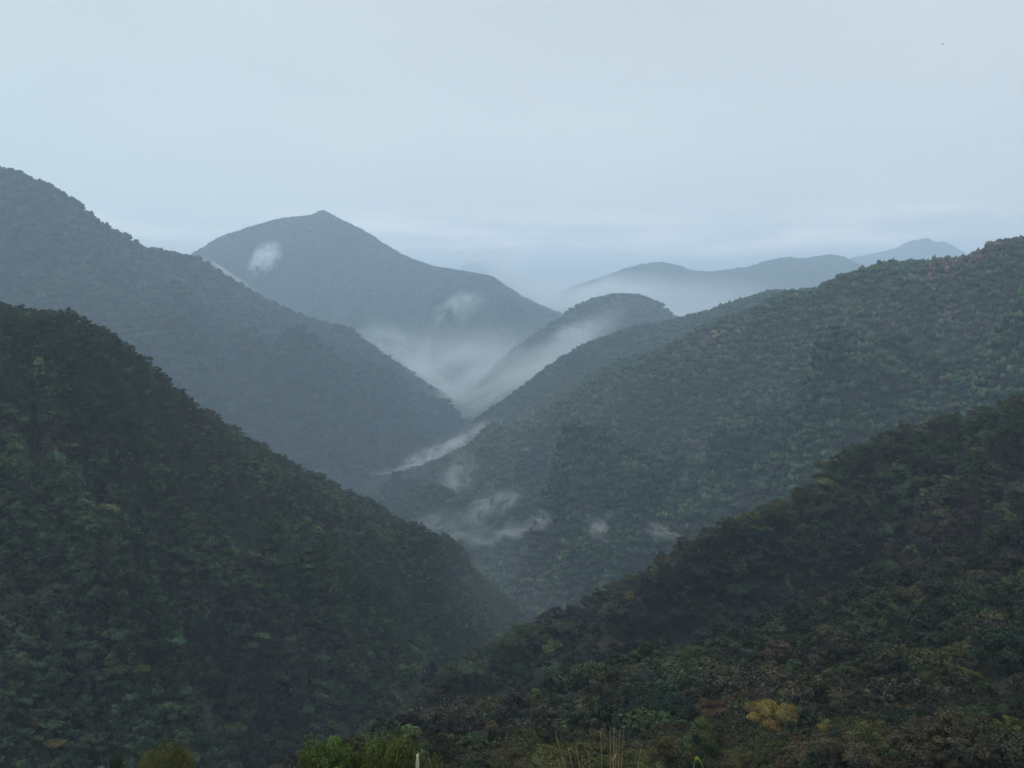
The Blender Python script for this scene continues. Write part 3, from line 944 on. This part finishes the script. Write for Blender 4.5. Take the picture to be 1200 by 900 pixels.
woods('forest', 'blue-green forest covering the long valley slope', p, 'far',
      [(1.6, (0.022, 0.042, 0.021)), (1.4, (0.033, 0.055, 0.024)), (0.8, (0.046, 0.052, 0.023)), (1.2, BG), (0.3, BR), (0.015, YG)], 260, 0.8, 1.4, 72,
      [(900, 555, 170, 24, 26, (0.048, 0.078, 0.030), 0.75), (700, 640, 80, 28, 20, (0.045, 0.074, 0.030), 0.7), (770, 440, 120, 16, 27, (0.052, 0.076, 0.034), 0.7),
       (1120, 310, 60, 14, 25, (0.085, 0.062, 0.040), 0.7), (838, 398, 16, 5, 10, (0.11, 0.085, 0.055), 0.8)])
p, _ = scatter(H3B, 13.5, back_m=60, ymax=600, seed=8)
woods('forest', 'hazy forest on the ridge behind the long slope', p, 'far', FAR_PAL, 260, 0.9, 1.4, 82)
p, _ = scatter(H4, 20.0, back_m=30, ymax=640, seed=9)
woods('forest', 'grey-blue forest covering the tall mountain', p, 'vfar', FAR_PAL, 300, 0.8, 1.3, 92)
p, _ = scatter(H6, 25.0, back_m=80, ymax=560, seed=10)
woods('forest', 'hazy forest covering the cone-shaped hill', p, 'vfar', FAR_PAL, 300, 0.7, 1.1, 102)
p, _ = scatter(H5, 22.0, back_m=25, ymax=520, seed=12)
woods('forest', 'blue hazy forest covering the pointed peak', p, 'vfar', FAR_PAL, 500, 0.5, 0.85, 112)


# ------------------------------------------------------------------ single trees and plants that stand out
def on_hill(h, x, y):
    """the point of a hill's visible side under photograph pixel (x, y)"""
    V = h.V[h.crest_row:].reshape(-1, 3)
    a, b, d = project(V)
    e = np.hypot(a - x, b - y)
    near = np.where(e < max(6.0, e.min() * 1.5))[0]
    return V[near[np.argmin(d[near])]]


def ground_at(h, X, Y):
    V = h.V.reshape(-1, 3)
    e = np.hypot(V[:, 0] - X, V[:, 1] - Y)
    i = np.argsort(e)[:4]
    w = 1 / (e[i] + 0.01)
    return float((V[i, 2] * w).sum() / w.sum())


def tree_on(h, x, y, wpx, col, form, label, name='tree'):
    g = on_hill(h, x, y)
    width = FORMS[form // 2][1] * 2.3
    s = wpx / F_PX * g[1] / width
    drop = (FORMS[form // 2][3]) * s
    g = on_hill(h, x, y + drop * F_PX / g[1] * 0.8)
    return make_tree(g, form, s, random.uniform(0, 6.28), col, label, None, name)


for a in SPOTS:
    tree_on(*a)

M_LEAF_FINE = M_LEAF_O
BUSH = [crown_mesh('crown', RT, M_LEAF_FINE, 'round', 2.4, 1.7, 1.7, 60, 520, 0.062), crown_mesh('crown', RT, M_LEAF_FINE, 'flat', 2.6, 1.7, 1.6, 60, 520, 0.062)]
STEM = trunk_mesh('stem', RT, 1.6, 0.07, 1.5, 1.7, M_BARK, 8)


def bush(x, ytop, d, wpx, hm, col, shape, label):
    top = P(x, ytop, d)
    z = ground_at(H0, top[0], top[1])
    e = bpy.data.objects.new('bush', None); e.empty_display_size = 0.4; COL.objects.link(e)
    e.location = (top[0], top[1], z)
    e.rotation_euler = (0, 0, random.uniform(0, 6.28))
    sx = wpx / F_PX * d / 5.6
    sz = (top[2] - z) / (3.5 if shape == 0 else 2.9)
    e.scale = (sx, sx, sz)
    tag(e, label, 'bush')
    a = bpy.data.objects.new('stem', STEM); COL.objects.link(a); a.parent = e
    c = bpy.data.objects.new('crown', BUSH[shape]); COL.objects.link(c); c.parent = e
    c.color = tuple(col) + (1.0,)


bush(392, 878, 62, 130, 4, (0.080, 0.115, 0.028), 0, 'bright lime-green bush at the bottom edge, larger of the two lime bushes')
bush(464, 877, 61, 110, 4, (0.080, 0.090, 0.026), 1, 'bright green bush with an orange tinge, smaller of the two lime bushes')
bush(430, 873, 63, 120, 4, (0.076, 0.105, 0.026), 0, 'mid-sized leafy green bush squeezed between the two lime bushes')
bush(192, 880, 112, 74, 4, (0.095, 0.098, 0.024), 1, 'rounded yellow-olive bush at the bottom edge below the dark green hill')
bush(140, 889, 120, 34, 4, (0.045, 0.055, 0.022), 0, 'low mossy bush beside the rounded yellow-olive bush')

# pale wooden stake
M_STAKE = bark_mat('weathered_stake_wood', (0.42, 0.36, 0.26))
top = P(489.5, 884, 20.0)
zb = ground_at(H0, top[0] - 0.05, top[1])
H = top[2] - zb
V, Fc = tube([(-0.06 - 0.02 * (1 - q), 0, H * q - (0.3 if q == 0 else 0)) for q in (0, 0.3, 0.6, 0.85)] + [(0.0 - 0.055, 0, H * 0.97), (-0.05, 0, H)],
             [0.034, 0.032, 0.031, 0.030, 0.033, 0.022], 10)
V = [Vector(q) for q in V]; n = len(V)
V.append(Vector((-0.05, 0, H + 0.006)))
Fc3 = [(a, b, c) for a, b, c, d in Fc] + [(a, c, d) for a, b, c, d in Fc] + [(n - 10 + k, n - 10 + (k + 1) % 10, n) for k in range(10)]
stake = link('wooden_stake', mesh_from('wooden_stake', [tuple(q) for q in V], Fc3, M_STAKE, True))
stake.location = (top[0] + 0.05, top[1], zb)
tag(stake, 'thin pale wooden stake sticking up at the bottom edge', 'stake')

# dry stalks
M_STRAW = bark_mat('dry_straw', (0.30, 0.20, 0.10))


def strip(pts, w, axis):
    V, Fc = [], []
    for i, p in enumerate(pts):
        q = i / (len(pts) - 1)
        ww = w * (math.sin(math.pi * min(0.98, 0.12 + 0.88 * q)) ** 0.7) * 0.5
        V += [p - axis * ww, p + axis * ww + np.array([0, 0, 0.0])]
    for i in range(len(pts) - 1):
        Fc.append((2 * i, 2 * i + 1, 2 * i + 3, 2 * i + 2))
    return V, Fc


base = P(716, 930, 26.0)
zb = ground_at(H0, base[0], base[1])
grass = bpy.data.objects.new('dry_grass', None); grass.empty_display_size = 0.3; COL.objects.link(grass)
grass.location = (base[0], base[1], zb)
tag(grass, 'tuft of dry straw-brown stalks fanning up at the bottom edge', 'dry grass')
hh = P(716, 850, 26.0)[2] - zb
VS, FS, VL, FL = [], [], [], []
rg = np.random.default_rng(77)
for k in range(30):
    ax = rg.normal() * 0.75; ay = rg.normal() * 0.35
    L = hh * (0.66 + 0.36 * rg.random())
    pts = [np.array([ax * 0.35 * (1 - q) + ax * q * (1 + 0.5 * q), ay * q, L * q - 0.12 * abs(ax) * q * q]) for q in np.linspace(0, 1, 8)]
    a, b = tube(pts, list(np.linspace(0.017, 0.006, 8)), 5)
    o = len(VS); VS += a; FS += [tuple(i + o for i in f) for f in b]
    for j in range(3):
        s = 0.35 + 0.6 * rg.random(); p = pts[int(s * 7)]
        az = rg.random() * 6.28; l2 = 0.35 + 0.4 * rg.random()
        lp = [p + np.array([math.cos(az) * l2 * 0.5 * q, math.sin(az) * l2 * 0.5 * q, l2 * (0.8 * q - 0.7 * q * q)]) for q in np.linspace(0, 1, 5)]
        a, b = strip(lp, 0.022, np.array([-math.sin(az), math.cos(az), 0]))
        o = len(VL); VL += a; FL += [tuple(i + o for i in f) for f in b]
link('stems', mesh_from('stems', VS, FS, M_STRAW, True), grass)
link('blades', mesh_from('blades', VL, FL, M_STRAW), grass)

# plant with arching bright leaves
m, t = new_mat('fresh_leaf')
g_ = nd(t, 'ShaderNodeTexCoord'); n_ = nd(t, 'ShaderNodeTexNoise', in_Scale=14.0, in_Detail=3.0)
t.links.new(g_.outputs['Object'], n_.inputs[0])
c_ = rampn(t, n_.outputs[0], [(0.3, (0.12, 0.19, 0.025)), (0.7, (0.22, 0.28, 0.05))])
d_ = nd(t, 'ShaderNodeBsdfDiffuse'); tr_ = nd(t, 'ShaderNodeBsdfTranslucent'); mx_ = t.nodes.new('ShaderNodeMixShader')
mx_.inputs[0].default_value = 0.4
t.links.new(c_, d_.inputs[0]); t.links.new(c_, tr_.inputs[0]); t.links.new(d_.outputs[0], mx_.inputs[1]); t.links.new(tr_.outputs[0], mx_.inputs[2])
o_ = nd(t, 'ShaderNodeOutputMaterial'); t.links.new(mx_.outputs[0], o_.inputs[0])
M_FRESH = m
base = P(800, 960, 14.0)
zb = ground_at(H0, base[0], base[1])
plant = bpy.data.objects.new('leafy_plant', None); plant.empty_display_size = 0.2; COL.objects.link(plant)
plant.location = (base[0], base[1], zb)
tag(plant, 'young plant with bright yellow-green arching leaves at the bottom edge', 'plant')
hp = P(804, 887, 14.0)[2] - zb
for az, ln, hk in [(0.05, 0.30, 1.0), (math.pi + 0.3, 0.22, 0.93), (1.3, 0.3, 0.86), (-1.1, 0.3, 0.84), (2.3, 0.35, 0.8), (0.6, 0.42, 0.82)]:
    lp = []
    for q in np.linspace(0, 1, 14):
        r = ln * (0.15 * q + 0.85 * q * q)
        z = hp * hk * (1 - (1 - min(q / 0.72, 1)) ** 1.6) - max(0, q - 0.72) ** 2 * 3.2
        lp.append(np.array([math.cos(az) * r, math.sin(az) * r, z]))
    a, b = strip(lp, 0.075, np.array([-math.sin(az) * 0.5 + 0.1, math.cos(az) * 0.5, 0.55]))
    link('leaf', mesh_from('leaf', a, b, M_FRESH, True), plant)

# bird far up in the sky
M_BIRD = bark_mat('dark_plumage', (0.05, 0.05, 0.055))
bp = P(1105, 52, 320.0)
V, Fc = [], []
for xs, rr in zip(np.linspace(-0.3, 0.3, 9), [0.01, 0.03, 0.06, 0.085, 0.09, 0.075, 0.05, 0.045, 0.012]):
    for k in range(8):
        V.append((0.0 + rr * math.cos(k * math.pi / 4), xs, rr * math.sin(k * math.pi / 4)))
for i in range(8):
    for k in range(8):
        Fc.append((i * 8 + k, i * 8 + (k + 1) % 8, i * 8 + 8 + (k + 1) % 8, i * 8 + 8 + k))
bird = link('bird', mesh_from('bird', V, Fc, M_BIRD, True))
bird.location = tuple(bp); bird.rotation_euler = (0.1, 0.1, 1.0)
tag(bird, 'tiny dark bird flying high in the pale sky', 'bird')
for sg in (-1, 1):
    W, Wf = [], []
    for q in np.linspace(0, 1, 7):
        ch = 0.20 * (1 - 0.75 * q ** 1.5); x = sg * (0.04 + 0.55 * q); z = 0.03 + 0.16 * math.sin(q * 2.2); y = 0.05 - 0.10 * q * q
        th = 0.018 * (1 - q) + 0.003
        W += [(x, y - ch / 2, z), (x, y, z + th), (x, y + ch / 2, z), (x, y, z - th)]
    for i in range(6):
        for k in range(4):
            Wf.append((i * 4 + k, i * 4 + (k + 1) % 4, i * 4 + 4 + (k + 1) % 4, i * 4 + 4 + k))
    link('wing', mesh_from('wing', W, Wf, M_BIRD, True), bird)


# ------------------------------------------------------------------ shreds of mist
def mist_mat(dens, seed, scale, tint=(0.93, 0.97, 1.0), soft=0.1, lo=0.40):
    m, t = new_mat('mist_air')
    g = nd(t, 'ShaderNodeTexCoord')
    sub = nd(t, 'ShaderNodeVectorMath', operation='MULTIPLY_ADD')
    sub.inputs[1].default_value = (2, 2, 2); sub.inputs[2].default_value = (-1, -1, -1)
    t.links.new(g.outputs['Generated'], sub.inputs[0])
    ln = nd(t, 'ShaderNodeVectorMath', operation='LENGTH')
    t.links.new(sub.outputs[0], ln.inputs[0])
    fall = nd(t, 'ShaderNodeMapRange', interpolation_type='SMOOTHSTEP')
    fall.inputs['From Min'].default_value = 0.95; fall.inputs['From Max'].default_value = soft
    t.links.new(ln.outputs['Value'], fall.inputs['Value'])
    mp = nd(t, 'ShaderNodeMapping'); mp.inputs['Location'].default_value = (seed * 3.7, seed * 1.9, seed * 5.3)
    mp.inputs['Scale'].default_value = scale
    t.links.new(sub.outputs[0], mp.inputs[0])
    nz = nd(t, 'ShaderNodeTexNoise', in_Scale=1.0, in_Detail=5.0, in_Roughness=0.6, in_Distortion=0.8)
    t.links.new(mp.outputs[0], nz.inputs[0])
    r = nd(t, 'ShaderNodeMapRange', interpolation_type='SMOOTHSTEP')
    r.inputs['From Min'].default_value = lo; r.inputs['From Max'].default_value = lo + 0.34
    t.links.new(nz.outputs[0], r.inputs['Value'])
    d = mathn(t, 'MULTIPLY', mathn(t, 'MULTIPLY', fall.outputs[0], r.outputs[0]), dens)
    v = nd(t, 'ShaderNodeVolumePrincipled')
    v.inputs['Color'].default_value = tint + (1,)
    v.inputs['Anisotropy'].default_value = 0.2
    t.links.new(d, v.inputs['Density'])
    o = nd(t, 'ShaderNodeOutputMaterial')
    t.links.new(v.outputs[0], o.inputs['Volume'])
    return m


MIST_N = [0]


def mist(x, y, d, wpx, hpx, tilt, tau, label, stuff=False, thick=None, soft=0.1, tint=(0.93, 0.97, 1.0), nscale=(2.3, 1.6, 2.0), lo=0.40):
    """a lumpy closed body of mist; d is metres, or the hill it clings to"""
    MIST_N[0] += 1
    rg = np.random.default_rng(200 + MIST_N[0])
    if not isinstance(d, (int, float)):
        d = float(on_hill(d, x, y)[1]) - 0.5 * hpx / F_PX * float(on_hill(d, x, y)[1])
    a = 0.5 * wpx * 1.6 / F_PX * d; c = 0.5 * hpx * 1.6 / F_PX * d
    b = thick / 2 if thick else 0.5 * (a + c) * 0.8
    bm = bmesh.new(); bmesh.ops.create_icosphere(bm, subdivisions=3, radius=1.0)
    bv = np.array([q.co[:] for q in bm.verts]); bf = np.array([[q.index for q in f.verts] for f in bm.faces]); bm.free()
    lum = 1 + 0.16 * fbm(bv[:, 0] * 1.6 + MIST_N[0], bv[:, 2] * 1.6 + bv[:, 1], 400 + MIST_N[0], 3)
    bv = bv * lum[:, None] * np.array([a, b, c])
    dens = tau / (2 * b * 0.30)
    o = link('mist' if stuff else 'mist_patch', mesh_from('mist', bv, bf, mist_mat(dens, MIST_N[0], nscale, tint, soft, lo), True))
    p = P(x, y, d)
    o.location = tuple(p); o.rotation_euler = (0, R(-tilt), 0)
    tag(o, label, 'mist', None if stuff else 'shreds of mist in the valley', 'stuff' if stuff else None)
    return o


mist(310, 303, H5, 36, 24, 50, 3.2, 'small bright white puff of cloud on the flank of the pointed peak', nscale=(3.4, 2.0, 2.8), lo=0.37)
mist(537, 362, H5, 58, 30, 24, 0.9, 'faint pale puff on the lower flank of the pointed peak')
mist(266, 320, 3950.0, 56, 6, -33, 1.2, 'thin white streak of mist behind the crest of the tall mountain')
mist(470, 418, 4400.0, 120, 44, -34, 1.0, 'broad soft mist rising behind the toe of the tall mountain')
mist(497, 412, 4600.0, 18, 50, -8, 0.3, 'thin upright shred of mist above the toe of the tall mountain')
mist(512, 449, 4150.0, 76, 16, -35, 1.3, 'narrow bright mist streak along the toe of the tall mountain')
mist(612, 338, 7200.0, 130, 50, -28, 4.0, 'white cloud scrap behind the low shoulder of the pointed peak')
mist(690, 345, 7600.0, 170, 40, 6, 2.4, 'pale cloud bank lying against the two-topped far range')
mist(672, 388, H6, 46, 20, 10, 0.9, 'small pale puff on the cone-shaped hill')
mist(566, 507, 3000.0, 56, 24, 22, 1.2, 'whitish mist scrap over the valley bend, uppermost in the line of three')
mist(526, 524, 3040.0, 60, 20, 22, 1.2, 'whitish mist scrap over the valley bend, middle of the line of three')
mist(492, 540, 3060.0, 46, 20, 26, 1.3, 'whitish mist scrap over the valley bend, lowest of the line of three')
mist(462, 551, 3080.0, 60, 7, 12, 1.0, 'thin flat ribbon of mist ending the line over the valley bend')
mist(537, 562, H3, 64, 42, 62, 0.55, 'faint upright wisp on the shoulder of the long slope')
mist(577, 590, H3, 66, 28, 24, 0.95, 'bright mist puff on the long slope, upper of the two brightest')
mist(592, 625, H3, 78, 26, 12, 0.9, 'bright mist puff on the long slope, lower of the two brightest')
mist(634, 611, H3, 26, 22, 40, 0.7, 'tiny wisp to the side of the bright puffs on the long slope')
mist(704, 615, H3, 36, 32, 55, 0.5, 'lone faint wisp on the pale green spur of the long slope')
mist(785, 627, H3, 60, 16, -20, 0.9, 'white mist streak meeting the skyline of the dark ridge')
mist(525, 618, H3, 90, 40, 10, 0.5, 'dim grey veil of mist low on the long slope by the dark hill')
mist(243, 858, H1, 16, 95, 8, 0.10, 'faint blue column of smoke rising low on the dark green hill', thick=8, tint=(0.80, 0.90, 1.0))
mist(562, 448, 4050.0, 165, 105, 20, 0.95, 'soft white mist filling the valley between the far hills', True, 420, 0.0, nscale=(1.5, 1.0, 2.0), lo=0.36)
mist(640, 425, 3750.0, 170, 40, 34, 0.8, 'thin mist lying along the foot of the cone-shaped hill', True, 220, 0.0, lo=0.25)
mist(530, 425, 5000.0, 240, 80, 0, 0.40, 'pale mist veiling the lower slopes of the pointed peak', True, 500, 0.0, nscale=(0.9, 0.8, 1.2), lo=0.25)
mist(760, 368, 6300.0, 360, 70, 0, 1.3, 'white mist at the foot of the two-topped far range', True, 700, 0.0, nscale=(0.9, 0.8, 0.9), lo=0.25)
mist(575, 690, 930.0, 260, 120, -25, 0.035, 'faint blue mist pooled where the dark hill meets the valley slope', True, 160, 0.0, tint=(0.80, 0.90, 1.0), nscale=(0.6, 0.6, 0.6), lo=-0.1)
